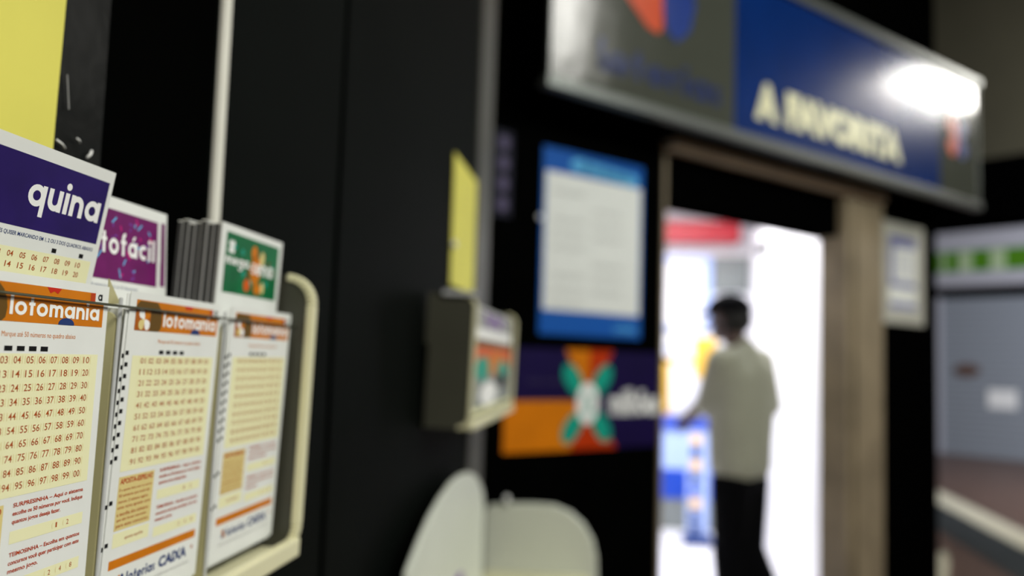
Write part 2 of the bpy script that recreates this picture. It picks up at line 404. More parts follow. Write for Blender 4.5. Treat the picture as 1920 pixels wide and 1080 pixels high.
# ------------------------------------------------------------------ things on the corner wall
EP = .0012
def panel2(px0, py0, px1, py1, out):      # corners top-left / bottom-right
    a = w2(px0, py0, out); b = w2(px1, py1, out); return a[0], b[0], b[1], a[1]
# the long sign over the door
so = .22
uL, zL = w2(1030, 152, so); uR, zR = w2(1834, 386, so); zT = w2(1834, 160, so)[1]
z0s = (zL+zR)/2; print('sign', uL, uR, zL, zR, zT)
SH = zT-z0s
t = thing('shop_sign', 'long silver and blue lottery sign box over the lit doorway', 'sign', W2(uL, so, z0s), R(45))
Ls = uR-uL; ub = w2(1378, 100, so)[0]-uL; ue = w2(1762, 300, so)[0]-uL
m = MB(); m.box(0, ub, 0, .19, .02, SH-.02, 'sign_silver'); m.build('silver_panel', t)
m = MB(); m.box(ub, ue, 0, .19, .02, SH-.02, 'sign_blue'); m.build('blue_panel', t)
m = MB(); m.box(ue, Ls, 0, .19, .02, SH-.02, 'sign_silver'); m.build('end_panel', t)
fr = MB()
fr.box(-.02, Ls+.01, -.02, .03, -.022, .016, 'aluminium'); fr.box(-.02, Ls+.01, .03, .2, -.02, .02, 'black_matte'); fr.box(-.02, Ls+.01, -.02, .2, SH-.018, SH+.022, 'aluminium')
fr.box(-.004, .002, -.006, .01, 0, SH, 'aluminium'); fr.box(Ls-.004, Ls+.004, -.008, .01, 0, SH, 'aluminium')
fr.box(-.02, 0, .01, .19, 0, SH, 'black_matte'); fr.box(Ls, Ls+.015, .01, .19, 0, SH, 'black_matte')
fr.build('sign_frame', t, bevel=.006)
def sl(px, py): u, z = w2(px, py, so+.003); return u-uL, z-z0s
m = MB(); a = sl(1122, 128); b = sl(1352, 205); h = sl(1125, 68)
put(m, round_mesh('L'.replace('L', 'l')+'oterias'), a[0], a[1], b[0], h[1], -.003, 'letter_blue')
m.box(a[0], a[0]+.13, -.003, -.001, a[1], a[1]+.045, 'letter_blue')
m.build('brand_lettering', t)
m = MB()
og = [sl(px, py) for px, py in ((1234, 64), (1243, 52), (1243, -70), (1130, -70), (1180, 0), (1214, 50))]
m.poly([(x, -.004, z) for x, z in og], 'logo_orange')
o2 = sl(1270, 80)
m.poly([(o2[0], -.004, o2[1]), (o2[0]+.07, -.004, o2[1]+.06), (o2[0]+.10, -.004, o2[1]+.17), (o2[0]+.06, -.004, o2[1]+.26), (o2[0]-.06, -.004, o2[1]+.26), (o2[0]-.09, -.004, o2[1]+.14), (o2[0]-.06, -.004, o2[1]+.03)], 'logo_blue')
m.build('emblem', t)
m = MB(); a = sl(1416, 221); b = sl(1690, 300); h = sl(1418, 164)
print('favorita', a, b, h)
h2 = a[1]+.158; aA = sl(1460, 221)[0]; fA = sl(1474, 221)[0]
put(m, font_mesh('A', .09), a[0], a[1], aA, h2, -.004, 'cream_letter')
put(m, font_mesh('FAVORITA', .075), fA, a[1], b[0], h2, -.0045, 'cream_letter')
m.build('name_lettering', t)
m = MB(); c = sl(1795, 258); emblem(m, c[0], c[1], .13, -.004, ('logo_orange', 'logo_blue', 'logo_orange', 'logo_blue')); m.build('small_emblem', t)

def flat2(name, label, cat, x0, y0, x1, y1, out=.0, thick=.004):
    u0, u1, z0, z1 = panel2(x0, y0, x1, y1, out+thick)
    t = thing(name, label, cat, W2(u0, out+thick, z0), R(45)); return t, u1-u0, z1-z0
# blue-bordered information poster
t, wd, ht = flat2('poster', 'white notice poster with blue bands at top and bottom, left of the doorway', 'poster', 1020, 272, 1200, 636, .004)
m = MB(); m.box(0, wd, 0, .004, 0, ht, 'print_blue'); m.build('sheet', t)
m = MB(); rect(m, .014, .13*ht, wd-.012, .87*ht, -EP, 'paper')
for k in range(9):
    for j in range(2):
        z = ht*(.16+.075*k); x = .05+j*.2
        if (k*3+j) % 4 != 1: put(m, font_mesh('resultado das loterias 2022'), x, z, x+.15, z+.012, -2*EP, 'print_grey')
tag(m.build('notice_area', t), 'white printed centre', None)
m = MB()
for k in range(6): disc(m, wd*(.35+.1*k), ht*(.93-.004*k), .025, -EP, 'print_sky', rx=.05)
m.build('top_band', t); m = MB(); rect(m, wd*.4, ht*.02, wd*.9, ht*.07, -.5*EP, 'print_blue')
put(m, font_mesh('LOTERIAS', .02), wd*.72, ht*.03, wd*.95, ht*.065, -EP, 'print_sky')
m.build('footer_band', t)
# violet strip poster nearer the left wall
t, wd, ht = flat2('narrow_poster', 'narrow dark violet poster with a column of pale marks beside the left wall edge', 'poster', 926, 240, 958, 408)
mat('violet_dark', (.006, .005, .016), .5); mat('violet_letter', (.08, .065, .13), .5)
m = MB(); m.box(0, wd, 0, .004, 0, ht, 'violet_dark')
for k in range(4): disc(m, wd*.55, ht*(.86-.24*k), ht*.08, -EP, 'violet_letter', rx=wd*.27)
m.build('sheet', t)
# banner with X emblem
t, wd, ht = flat2('banner', 'purple and orange lottery banner with a teal and orange X, below the notice poster', 'banner', 948, 650, 1233, 835)
mat('banner_purple', srgb(20, 8, 58), .5, noise=.2, nscale=4); mat('banner_orange', srgb(206, 116, 6), .5, noise=.12, nscale=5); mat('banner_red', srgb(178, 50, 4), .5)
m = MB(); m.box(0, wd, 0, .004, 0, ht, 'banner_purple'); m.build('sheet', t)
cx, cz = w2(1104, 742)[0], w2(1104, 742)[1]; b0 = w2(948, 835, .004); cx -= b0[0]; cz -= b0[1]
uo = w2(1160, 800, .004)[0]-b0[0]
m = MB(); rect(m, 0.0, 0, cx-.12, ht*.49, -EP, 'banner_orange')
m.poly([(cx-.12, -EP, 0), (uo, -EP, 0), (cx+.02, -EP, cz), (cx-.12, -EP, ht*.49)], 'banner_orange')
m.poly([(cx-.08, -2*EP, 0), (uo, -2*EP, 0), (cx, -2*EP, cz)], 'banner_red')
m.poly([(cx-.11, -EP, ht), (cx, -EP, cz), (cx+.13, -EP, ht)], 'banner_orange')
m.poly([(cx+.01, -2*EP, ht), (cx, -2*EP, cz), (cx+.13, -2*EP, ht)], 'banner_red')
m.build('orange_shapes', t)
m = MB()
for ang in (50, 130, 230, 310): petal(m, cx, cz, .18, .08, ang, -3*EP, 'print_teal')
disc(m, cx, cz, .075, -4*EP, 'print_white', rx=.055)
put(m, font_mesh('2', .03), cx-.02, cz-.035, cx+.02, cz+.035, -5*EP, 'print_teal')
m.build('cross_emblem', t)
m = MB(); a = w2(1142, 765); put(m, font_mesh('milhões', .03), a[0]-b0[0]+.01, a[1]-b0[1], wd-.005, a[1]-b0[1]+.10, -3*EP, 'print_white'); m.build('lettering', t)
m = MB(); put(m, font_mesh('aposte na loteria', .0), .1, ht*.66, .26, ht*.70, -3*EP, 'violet_letter'); m.build('small_lettering', t)
# white notice on the pillar
mat('notice_lilac', srgb(120, 122, 165), .5); mat('notice_paper', srgb(176, 174, 164), .6, noise=.04)
t, wd, ht = flat2('notice', 'small white framed notice with blue lines on the black pillar right of the doorway', 'notice', 1649, 410, 1733, 612, .0, .012)
m = MB(); m.box(0, wd, 0, .012, 0, ht, 'notice_paper'); m.build('sheet', t, bevel=.002)
m = MB(); rect(m, wd*.2, ht*.13, wd*.8, ht*.87, -EP, 'paper_edge'); rect(m, wd*.2, ht*.76, wd*.8, ht*.87, -2*EP, 'notice_lilac')
rect(m, wd*.2, ht*.15, wd*.8, ht*.21, -2*EP, 'notice_lilac'); rect(m, wd*.2, ht*.36, wd*.8, ht*.42, -2*EP, 'notice_lilac'); rect(m, wd*.2, ht*.42, wd*.3, ht*.8, -2*EP, 'notice_lilac')
for k in range(5): put(m, font_mesh('horário de atendimento'), wd*.35, ht*(.48+.05*k), wd*.75, ht*(.505+.05*k), -2*EP, 'notice_lilac')
m.build('print_area', t)
# round chrome studs and knob; their glint is put in as white colour
mat('stud_glint', srgb(225, 225, 225), .3)
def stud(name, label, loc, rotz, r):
    m = MB(); m.ball((0, 0, 0), r, 'stud_glint', sy=.7); o = m.build(name, loc=loc, rotz=rotz, smooth=True); tag(o, label, 'wall stud', 'round wall studs')
u, z = w2(1012, 407, .004); stud('wall_stud', 'round stud, its glint put in as white, at the left edge of the blue-banded poster', W2(u, .006, z), R(45), .011)
mat('frosted', srgb(170, 170, 165), .5)

# ------------------------------------------------------------------ things on the left wall
# slip holder: a moulded tray with rounded ends and dividers
def rr(x0, z0, x1, z1, r, n=6, corners=(1, 1, 1, 1)):
    pts = []
    for (cx, cz, a0), on in zip(((x1-r, z0+r, 270), (x1-r, z1-r, 0), (x0+r, z1-r, 90), (x0+r, z0+r, 180)), corners):
        if on: pts += [(cx+r*math.cos(R(a0+90*k/n)), cz+r*math.sin(R(a0+90*k/n))) for k in range(n+1)]
        else: pts.append((cx+(r if a0 in (270, 0) else -r), cz+(r if a0 in (0, 90) else -r)))
    return pts
def side_plate(mb, x0, x1, depth, z0, z1, r, mt, y_off=0):
    """plate across the wall: its outline lies in local y (0 wall, -depth front) and z, thickness x0..x1; both front corners are rounded"""
    o = []
    for cy, cz, a0 in ((-depth+r, z0+r, 180), (-depth+r, z1-r, 90)):
        seq = range(9)
        pts = [(cy+r*math.cos(R(a0+90*k/8)), cz+r*math.sin(R(a0+90*k/8))) for k in seq]
        if a0 == 180: pts = pts[::-1]
        else: pts = pts[::-1]
        o.append(pts)
    outline = [(0, z0)] + o[0] + o[1] + [(0, z1)]
    n = len(outline)
    vs = [(x0, y, z) for y, z in outline]+[(x1, y, z) for y, z in outline]
    mb.raw(vs, [tuple(range(n))[::-1], tuple(range(n, 2*n))]+[(i, (i+1) % n, n+(i+1) % n, n+i) for i in range(n)], mt)
def rim(mb, xa, xb, depth, z0, z1, r, mt, th=.005):
    """cream front edge following the rounded front of a side plate"""
    path = [(-.0, z0)]
    path += [(-depth+r+r*math.cos(R(a)), z0+r+r*math.sin(R(a))) for a in range(270, 179, -10)]
    path += [(-depth+r+r*math.cos(R(a)), z1-r+r*math.sin(R(a))) for a in range(180, 89, -10)]
    path = [p for p in path if p[0] <= -.012]
    n = len(path); cen = (-depth/2, (z0+z1)/2)
    inner = []
    for i, p in enumerate(path):
        a = path[max(i-1, 0)]; b = path[min(i+1, n-1)]; dx, dz = b[0]-a[0], b[1]-a[1]; l = math.hypot(dx, dz)
        inner.append((p[0]+dz/l*th, p[1]-dx/l*th))
    for i in range(n-1):
        q = [path[i], path[i+1], inner[i+1], inner[i]]
        vs = [(xa, y, z) for y, z in q]+[(xb, y, z) for y, z in q]
        mb.raw(vs, [(0, 1, 2, 3), (7, 6, 5, 4), (0, 4, 5, 1), (1, 5, 6, 2), (2, 6, 7, 3), (3, 7, 4, 0)], mt)
def make_holder(label, Ya, Yb, zb, zt, depth, divs, wire):
    t = thing('slip_holder', label, 'slip holder', (WX, Ya, zb), 0, 'moulded betting slip holders on the left wall', rot=(R(1.3), 0, R(90)))
    L = Yb-Ya; H = zt-zb
    m = MB(); m.box(0, L, -.004, 0, 0, H*.62, 'cream_shaded'); m.build('back_panel', t)
    m = MB(); m.box(0.003, L-.003, -depth+.006, -.004, .000, .005, 'cream_plastic'); m.box(0, L, -depth, -depth+.006, .0, .011, 'cream_plastic'); m.build('bottom_ledge', t, bevel=.0015)
    for x0 in (0, L-.004):
        m = MB(); side_plate(m, x0, x0+.004, depth-.001, 0, H, .018, 'dark_plastic'); pl = m.build('side_panel', t)
        m = MB(); rim(m, x0-.0015, x0+.0055, depth, -.0005, H+.0005, .018, 'cream_plastic'); m.build('rim', pl, bevel=.0012)
    for yd in divs:
        x = yd-Ya
        m = MB(); side_plate(m, x-.0008, x+.0008, depth-.0155, .003, H*.80, .004, 'cream_shaded'); d = m.build('divider', t)
        m = MB(); m.box(x-.0003, x+.0012, -depth+.0138, -depth+.0152, .006, H*.835, 'acrylic'); m.build('clear_edge', d, bevel=.0006)
    if wire:
        m = MB(); zz = 1.4172-zb
        m.tube([(-.0, -depth+.011, zz), (L, -depth+.011, zz-.0005)], .0005, 'wire'); tag(m.build('retaining_wire', t), 'thin metal wire', None)
    return t
HZ0, HZ1 = 1.284, 1.4475
D1 = on_x(237, 560, -.1855).y; D2 = on_x(430, 590, -.1855).y; YE = on_x(590, 620, -.174).y
print('D', D1, D2, YE)
make_holder('near cream and grey slip holder full of betting slips, at the left', D1-.235, YE, HZ0, HZ1, .0635, (D1-.0935, D1, D2), True)

# betting slips: local x 0..W to the right, z 0..H up, front face at y=0
def clampx(v, a, b): return max(a, min(b, v))
def lotomania_slip(label, loc, rot, detail=True):
    W, H = .0805, .1262; k = .00006
    m = MB(); m.box(0, W, 0, .0003, 0, H, 'paper')
    T_ = lambda mm: H-mm/1000     # millimetres from the top edge
    X_ = lambda mm: mm/1000
    rect(m, X_(4.6), T_(15.2), X_(77.6), T_(3.0), -k, 'print_orange')
    disc(m, X_(14), T_(11), X_(9.5), -2*k, 'print_brown', clip=(X_(4.6), T_(15.2), X_(30), T_(3.4)), rx=X_(11.5))
    rect(m, X_(4.6), T_(15.2), X_(16), T_(6.5), -2.3*k, 'print_header_brown')
    emblem(m, X_(11.5), T_(10.6), X_(5.2), -3*k, ('print_white', 'print_orange', 'print_cream_dark', 'print_white'))
    m.poly([(X_(44), -2*k, T_(3.0)), (X_(46), -2*k, T_(5)), (X_(48), -2*k, T_(4.2)), (X_(50), -2*k, T_(5)), (X_(52), -2*k, T_(3.0))][::-1], 'print_red')
    rect(m, X_(69), T_(6.6), X_(72), T_(3.0), -2*k, 'print_rust')
    rect(m, X_(72), T_(6.6), X_(78), T_(2), -2*k, 'paper')
    put(m, round_mesh('a'), X_(73.5), T_(5.6), X_(76.2), T_(3.2), -3*k, 'print_black')
    put(m, round_mesh('lotomania', .15), X_(26.5), T_(13.0), X_(75), T_(6.6), -3*k, 'print_white')
    disc(m, X_(56), T_(15.0), X_(2.2), -2.5*k, 'print_navy', clip=(0, T_(15.2), 1, 1), rx=X_(4.5))
    put(m, font_mesh('Marque até 50 números no quadro abaixo'), X_(24), T_(20.4), X_(62), T_(18.2), -k, 'print_orange')
    for j in range(4): rect(m, X_(25.8+5.9*j), T_(24.4), X_(29.6+5.9*j), T_(22.8), -k, 'print_black')
    rect(m, X_(5.5), T_(70.6), X_(76.5), T_(25.2), -k, 'print_cream')
    for r in range(10):
        for c in range(10):
            n = (r*10+c+1) % 100
            x = 13.8+6.2*c; z = 27.2+4.46*r
            put(m, font_mesh('%02d' % n, .005), X_(x-1.75), T_(z+1.15), X_(x+1.75), T_(z-1.15), -2*k, 'print_umber')
            if detail:
                rect(m, X_(x-2.5), T_(z+1.3), X_(x-2.3), T_(z-1.3), -2*k, 'print_cream_dark'); rect(m, X_(x+2.3), T_(z+1.3), X_(x+2.5), T_(z-1.3), -2*k, 'print_cream_dark')
    for j in range(10):   # timing marks on the left edge
        z = 24.2+4.52*j; rect(m, X_(.3), T_(z+.85), X_(2.6), T_(z-.85), -k, 'print_black')
    for z in (82, 98): rect(m, X_(.3), T_(z+.85), X_(2.6), T_(z-.85), -k, 'print_black')
    rect(m, X_(5.5), T_(93.5), X_(32.5), T_(72.6), -k, 'print_cream_dark')
    put(m, font_mesh('APOSTA-ESPELHO', .03), X_(6.6), T_(75.6), X_(31.5), T_(73.4), -2*k, 'print_rust')
    ln = ['É a aposta feita com os outros', '50 números que você não', 'marcou. O sistema registra', 'uma nova aposta com', 'a escolha dos números', 'que não foram marcados', 'para este concurso.']
    for i, s in enumerate(ln): put(m, font_mesh(s, .012), X_(6.6), T_(78.6+2.35*i), X_(31-(i % 3)), T_(77.1+2.35*i), -2*k, 'print_umber')
    rect(m, X_(5.5), T_(100), X_(32.5), T_(94.4), -k, 'print_cream'); put(m, font_mesh('aposta-espelho'), X_(14), T_(98.2), X_(28), T_(96.4), -2*k, 'print_umber')
    blocks = [(72.6, ['SURPRESINHA – Aqui o sistema', 'escolhe os 50 números por você. Indique', 'quantos jogos deseja fazer.']), (88.2, ['TEIMOSINHA – Escolha em quantos', 'concursos você quer participar com este', 'mesmo jogo.'])]
    for z, ls in blocks:
        for i, s in enumerate(ls): put(m, font_mesh(s, .02), X_(37), T_(z+1.9+2.6*i), X_(74.5 if i < 2 else (62 if z < 80 else 52)), T_(z+.1+2.6*i), -2*k, 'print_rust')
        rect(m, X_(36.5), T_(z+13), X_(75.5), T_(z+9), -k, 'print_cream')
        for j, s in enumerate(('1', '2') if z < 80 else ('2', '4', '8')):
            x = (60+6*j) if z < 80 else (58+6*j); put(m, font_mesh(s, .0), X_(x), T_(z+11.8), X_(x+(.8 if s == '1' else 1.3)), T_(z+10.1), -2*k, 'print_umber')
            put(m, font_mesh('(', 0), X_(x-2), T_(z+12), X_(x-1.5), T_(z+9.9), -2*k, 'print_cream_dark')
    rect(m, X_(4.5), T_(108.2), X_(76), T_(104.6), -k, 'print_orange')
    emblem(m, X_(14), T_(113.4), X_(2.6), -2*k, ('print_orange', 'print_navy', 'print_navy', 'print_orange'))
    put(m, round_mesh('loterias'), X_(18.5), T_(115.6), X_(41), T_(111.2), -2*k, 'print_navy')
    put(m, font_mesh('CAIXA', .04), X_(44), T_(115.6), X_(69), T_(110.8), -2*k, 'print_navy')
    rect(m, X_(73), T_(113), X_(74.5), T_(111.5), -2*k, 'print_umber')
    put(m, font_mesh('Aposte com responsabilidade - Jogo proibido para menores de 18 anos'), X_(9), T_(119.2), X_(72), T_(117.9), -2*k, 'print_grey')
    o = m.build('betting_slip', loc=loc, rot=rot)
    return tag(o, label, 'betting slip', 'orange-headed slips in the near holder')
TILT = R(2.4)
SX = -.1905
def slip_place(Y, x_off=0, dz=0, tilt=TILT, extra=0):
    return (SX+x_off, Y, HZ0+.0122+dz), (tilt, extra, R(90))
# the slip leans out at its top: rotation about its own bottom edge
loc, rot = slip_place(on_x(203, 560, -.1855).y-.0795, x_off=.0022, tilt=R(1.1)); s1 = lotomania_slip('orange-headed betting slip, leftmost and sharpest, under the dark blue card', loc, rot)
def copy_slip(src, label, loc, rot):
    c = src.copy(); C.objects.link(c); c.location = loc; c.rotation_euler = rot; c['label'] = label; return c
loc, rot = slip_place(D1+.0022, extra=.006); copy_slip(s1, 'orange-headed betting slip in the middle pocket, between the two clear dividers', loc, rot)
loc, rot = slip_place(D2+.0028); copy_slip(s1, 'orange-headed betting slip nearest the rounded end of the holder', loc, rot)
# added slips shifted left; their edge marks stand in for reflections in the dividers
for Y, lb in ((D1+.0006, 'added slip with marks standing in for a reflection, behind the slip of the middle pocket'), (D2+.0006, 'added slip with marks standing in for a reflection, behind the slip nearest the rounded end')):
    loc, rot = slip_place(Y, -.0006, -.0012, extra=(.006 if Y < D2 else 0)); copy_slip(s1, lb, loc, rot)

def card(name, label, Yr, top, bot, W, H, draw, group, cat='betting slip'):
    """tall card whose right edge passes through two pixels on the plane Y=Yr"""
    pt = on_y(top[0], top[1], Yr); pb = on_y(bot[0], bot[1], Yr)
    d = (pt-pb); d.y = 0; d.normalize()
    ang = math.atan2(d.x, d.z)      # lean outwards
    base = pt - d*H
    m = MB(); m.box(-W, 0, 0, .0004, 0, H, 'paper'); draw(m, W, H)
    print(name, 'top', pt, 'lean', math.degrees(ang))
    o = m.build(name, loc=base, rot=(ang, 0, R(90)))
    return tag(o, label, cat, group)
GR = 'tall betting cards standing behind the front slips'
def d_quina(m, W, H):
    k = .00006; T_ = lambda mm: H-mm/1000; X_ = lambda mm: -mm/1000
    rect(m, -W+.003, T_(28.9), X_(2.6), T_(4.6), -k, 'print_purple')
    for (x, z, r) in ((38, 18, 5), (50, 24, 7), (30, 25, 4), (46, 9, 4)): disc(m, X_(x), T_(z), r*.0006, -1.3*k, 'print_purple', rx=r*.001)
    put(m, round_mesh('quina', .14), X_(47), T_(24.2), X_(5.2), T_(9.6), -2*k, 'print_white')
    put(m, font_mesh('JOGUE QUANTAS VEZES QUISER MARCANDO EM 1, 2 OU 3 DOS QUADROS ABAIXO', .012), X_(76), T_(32.4), X_(4), T_(30.6), -k, 'print_navy')
    for x in (11.6, 28): rect(m, X_(x), T_(35.4), X_(x-2.6), T_(33.8), -k, 'print_black')
    rect(m, X_(76), T_(46), X_(3.5), T_(36), -k, 'print_cream')
    for r in range(2):
        for c in range(10):
            n = r*10+c+1; x = 11.2+6.3*(9-c); z = 38.2+3.6*r
            put(m, font_mesh('%02d' % n, .01), X_(x+1.5), T_(z+1), X_(x-1.5), T_(z-1), -2*k, 'print_umber')
card('betting_slip', 'tall dark blue slip with large white lettering, leftmost and highest in the holder', D1+.0015, (218, 325), (172, 525), .081, .110, d_quina, GR)
def d_facil(m, W, H, ins=3.2):
    k = .00006; T_ = lambda mm: H-mm/1000; X_ = lambda mm: -mm/1000
    rect(m, -W+.003, T_(36), X_(ins), T_(5), -k, 'print_magenta')
    random.seed(4)
    for i in range(46):
        x = random.uniform(8, 74); z = random.uniform(7, 34); a = random.uniform(0, 3.1); L = random.uniform(.8, 2.4); wd = .9
        c, s = math.cos(a), math.sin(a)
        m.poly([(X_(x)+(c*p-s*q)*.001, -1.5*k, T_(z)+(s*p+c*q)*.001) for p, q in ((-L, -wd/2), (L, -wd/2), (L, wd/2), (-L, wd/2))], ('print_sky', 'print_violet', 'print_pink')[i % 3])
    put(m, round_mesh('lotofácil', .24), X_(63), T_(24.6), X_(5.8), T_(14.2), -2*k, 'print_white')
    put(m, font_mesh('Marque de 15 a 20 números dentre os 25 disponíveis'), X_(74), T_(39.6), X_(20), T_(38), -k, 'print_navy')
card('betting_slip', 'magenta slip with white lettering and confetti print, just behind the dark blue slip', D2-.0130, (303, 401), (299, 545), .081, .105, d_facil, GR)
card('betting_slip', 'second magenta slip, showing only a thin strip right of the front magenta slip', D2-.0045, (313, 403), (311, 545), .081, .105, lambda m, W, H: d_facil(m, W, H, 1.7), GR)
def d_green(m, W, H):
    k = .00006; T_ = lambda mm: H-mm/1000; X_ = lambda mm: -mm/1000
    rect(m, -W+.006, T_(34.6), X_(4.6), T_(3.8), -k, 'print_green')
    random.seed(9)
    for i in range(16):
        x = random.uniform(12, 70); z = random.uniform(9, 29); disc(m, X_(x), T_(z), .0016, -1.5*k, 'print_teal' if i % 2 else 'print_brown', rx=.002)
    for (x, z, a, b, c) in ((39, 11, 4, 4, 'print_orange'), (36, 20, 7, 8, 'print_orange'), (28, 13, 3, 4, 'print_cream_dark'), (32, 30, 5, 3, 'print_orange'), (46, 29.0, 4, 3.4, 'print_orange_deep'), (25, 29, 2.5, 3.2, 'print_cream_dark')):
        disc(m, X_(x), T_(z), b/1000, -2*k, c, rx=a/1000)
    emblem(m, X_(68), T_(11), .0042, -2*k, ('print_white',)*4)
    put(m, round_mesh('mega', .13), X_(74), T_(22.3), X_(46), T_(16.3), -3*k, 'print_white')
    put(m, round_mesh('sena', .13), X_(41), T_(22.3), X_(12), T_(16.3), -3*k, 'print_white'); rect(m, X_(45), T_(20), X_(42), T_(19), -3*k, 'print_white')
def glyph_g():
    return [ringp(.5, .5, .5, W_), rectp(.78, -.1, 1.04, 1), ringp(.52, -.1, .52, W_, 200, 360, 10)], 1.04
_g0 = glyph
def glyph(ch): return glyph_g() if ch == 'g' else _g0(ch)
gc = card('betting_slip', 'green slip with an orange figure, standing in the pocket nearest the rounded end', D2+.0028+.0808, (530, 456), (519, 576), .081, .120, d_green, GR)
# pads of slips behind the green one
NP = 7
for i in range(NP):
    x_off = -.0012-.0032*i; th = .0030 if i % 3 else .0026; dz = random.uniform(-.0012, .0008)
    m = MB(); m.box(-.081, 0, 0, th, 0, .1195, 'pad_edge'); m.box(-.0812, .0, -.0001, .0004, 0, .1198, 'print_grey')
    m.box(-.081, 0, 0, th, .1195, .1201, 'paper_edge')
    o = m.build('slip_pad')
    o.location = gc.location + Vector((x_off, random.uniform(-.0006, .0004), dz)); o.rotation_euler = gc.rotation_euler
    o.rotation_euler.y += 0
    tag(o, 'thin pad of blank slips with grey edges, stacked behind the green slip', 'pad of slips', 'pads of slips behind the green slip')
# blank stock filling the pockets behind the slips
for k, (Y, lb) in enumerate(((on_x(203, 560, -.1855).y-.081, 'stack of slips behind the leftmost orange-headed slip'), (D1+.0028, 'stack of slips behind the middle orange-headed slip'))):
    m = MB(); m.box(0, .080, .0012, .008, 0, .119, 'paper_edge'); loc, rot = slip_place(Y, -.001, 0)
    tag(m.build('slip_stack', loc=loc, rot=rot), lb, 'stack of slips')
m = MB(); m.box(0, .080, .0012, .007, 0, .112, 'paper_edge'); loc, rot = slip_place(D2+.0028, -.0008, 0)
# torn paper corner between first and second pocket
a = on_x(205, 522, -.191); b = on_x(226, 570, -.191); c = on_x(203, 570, -.191)
m = MB(); m.raw([a, b, c, a+Vector((-.0004, 0, 0)), b+Vector((-.0004, 0, 0)), c+Vector((-.0004, 0, 0))], [(0, 1, 2), (5, 4, 3), (0, 3, 4, 1), (1, 4, 5, 2), (2, 5, 3, 0)], 'cream_shaded')
tag(m.build('paper_scrap'), 'tiny folded cream paper corner between the first and second slips', 'paper')

# yellow sheet in a clear sleeve with black border, above the holder
ya, za = w1(124, 0, WX+.004); yb, zb_ = w1(105, 268)
t = thing('yellow_sheet', 'large yellow paper sheet taped to the black wall, top left corner', 'sheet', (WX+.003, ya-.21, 1.47), R(90))
n = 14; edge = []
zr = [zb_-.03+(1.80-zb_+.03)*i/n for i in range(n+1)]
m = MB(); pts = []
yR = ya
def ex(z):
    tt = (z-zb_)/(w1(120, 110)[1]-zb_)
    return -.0018*(1-min(1, max(0, tt)))**1.3
outl = [(0, zr[0]-1.47)] + [(yR+ex(z)-(ya-.21)+.0004*math.sin(z*90), z-1.47) for z in zr] + [(0, zr[-1]-1.47)]
m.prism(outl, -.001, 0, 'yellow_paper'); m.build('paper', t)
m = MB(); m.box(-.01, w1(189, 150)[0]-(ya-.21), .0005, .0022, zr[0]-1.47, .35, 'sleeve'); tag(m.build('sleeve', t), 'glossy dark plastic sleeve', None)
# highlights on the clear tape and sleeve, put in as white and grey tubes
for (x0, y0, x1, y1, r, lb) in ((106, 262, 122, 278, .0006, 'white tube drawn as the highlight on crinkled clear tape at the lower corner of the large yellow sheet'), (163, 296, 172, 283, .0008, 'short white tube drawn as a highlight on tape just above the dark blue slip'), (144, 259, 150, 268, .0005, 'tiny white tube drawn as a glint on tape right of the large yellow sheet')):
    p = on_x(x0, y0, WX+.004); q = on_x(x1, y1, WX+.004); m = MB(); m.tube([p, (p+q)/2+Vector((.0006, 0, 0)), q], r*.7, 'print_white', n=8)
    tag(m.build('highlight_tube', smooth=True), lb, 'tape')
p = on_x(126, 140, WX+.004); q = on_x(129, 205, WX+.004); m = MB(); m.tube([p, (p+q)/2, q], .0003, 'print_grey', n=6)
tag(m.build('highlight_tube'), 'thin grey tube drawn as the shine along the plastic sleeve beside the large yellow sheet', 'tape')

# second holder further along
y2a = w1(887, 650, -.175)[0]; y2b = w1(963, 650, -.175)[0]; z2t = on_y(840, 549, y2a).z; z2b = on_y(840, 803, y2a).z
print('holder2', y2a, y2b, z2t, z2b)
t2 = make_holder('dark-sided far slip holder with dark side, under the narrow yellow sheet', y2a, y2b, z2b, z2t, .066, (), False)
m = MB(); LL = y2b-y2a; m.box(-.001, LL+.001, -.068, -.062, 0, .008, 'cream_plastic')
m.box(-.006, .0, -.064, -.02, z2t-z2b-.002, z2t-z2b+.004, 'acrylic'); m.build('front_lip', t2)
def leaflet(label, Y, Wd, zlo, zhi, X, draw):
    m = MB(); m.box(0, Wd, 0, .006, 0, zhi-zlo, 'paper'); draw(m, Wd, zhi-zlo)
    o = m.build('leaflet', loc=(X, Y, zlo), rotz=R(90)); tag(o, label, 'leaflet', 'leaflets in the far holder'); return o
def dl(m, W, H):
    k = .0004
    rect(m, .004, H*.80, W-.004, H*.985, -k, 'print_grey')
    rect(m, .004, H*.70, W-.004, H*.80, -k, 'print_white')
    rect(m, .004, H*.63, W-.004, H*.70, -k, 'print_brown')
    rect(m, .004, H*.44, W-.004, H*.63, -k, 'print_orange_deep')
    m.poly([(.004, -1.5*k, H*.44), (W*.5, -1.5*k, H*.34), (W-.004, -1.5*k, H*.44), (W*.6, -1.5*k, H*.60)], 'print_orange')
    rect(m, .004, H*.05, W-.004, H*.44, -k, 'shop_grey')
    disc(m, W*.25, H*.42, H*.12, -2*k, 'print_teal', rx=W*.15); disc(m, W*.72, H*.28, H*.07, -2*k, 'print_black', rx=W*.14)
    disc(m, W*.75, H*.40, H*.10, -2*k, 'print_teal', rx=W*.16); disc(m, W*.4, H*.17, H*.12, -2.5*k, 'print_white', rx=W*.2)
    put(m, font_mesh('W', .03), W*.25, H*.82, W*.75, H*.97, -2*k, 'print_violet')
    rect(m, 0, 0, W, H*.05, -k, 'print_cream')
leaflet('colourful leaflet with orange and teal print, filling the front of the far holder', y2a+.007, LL-.014, z2b+.014, z2t-.012, -.180, dl)
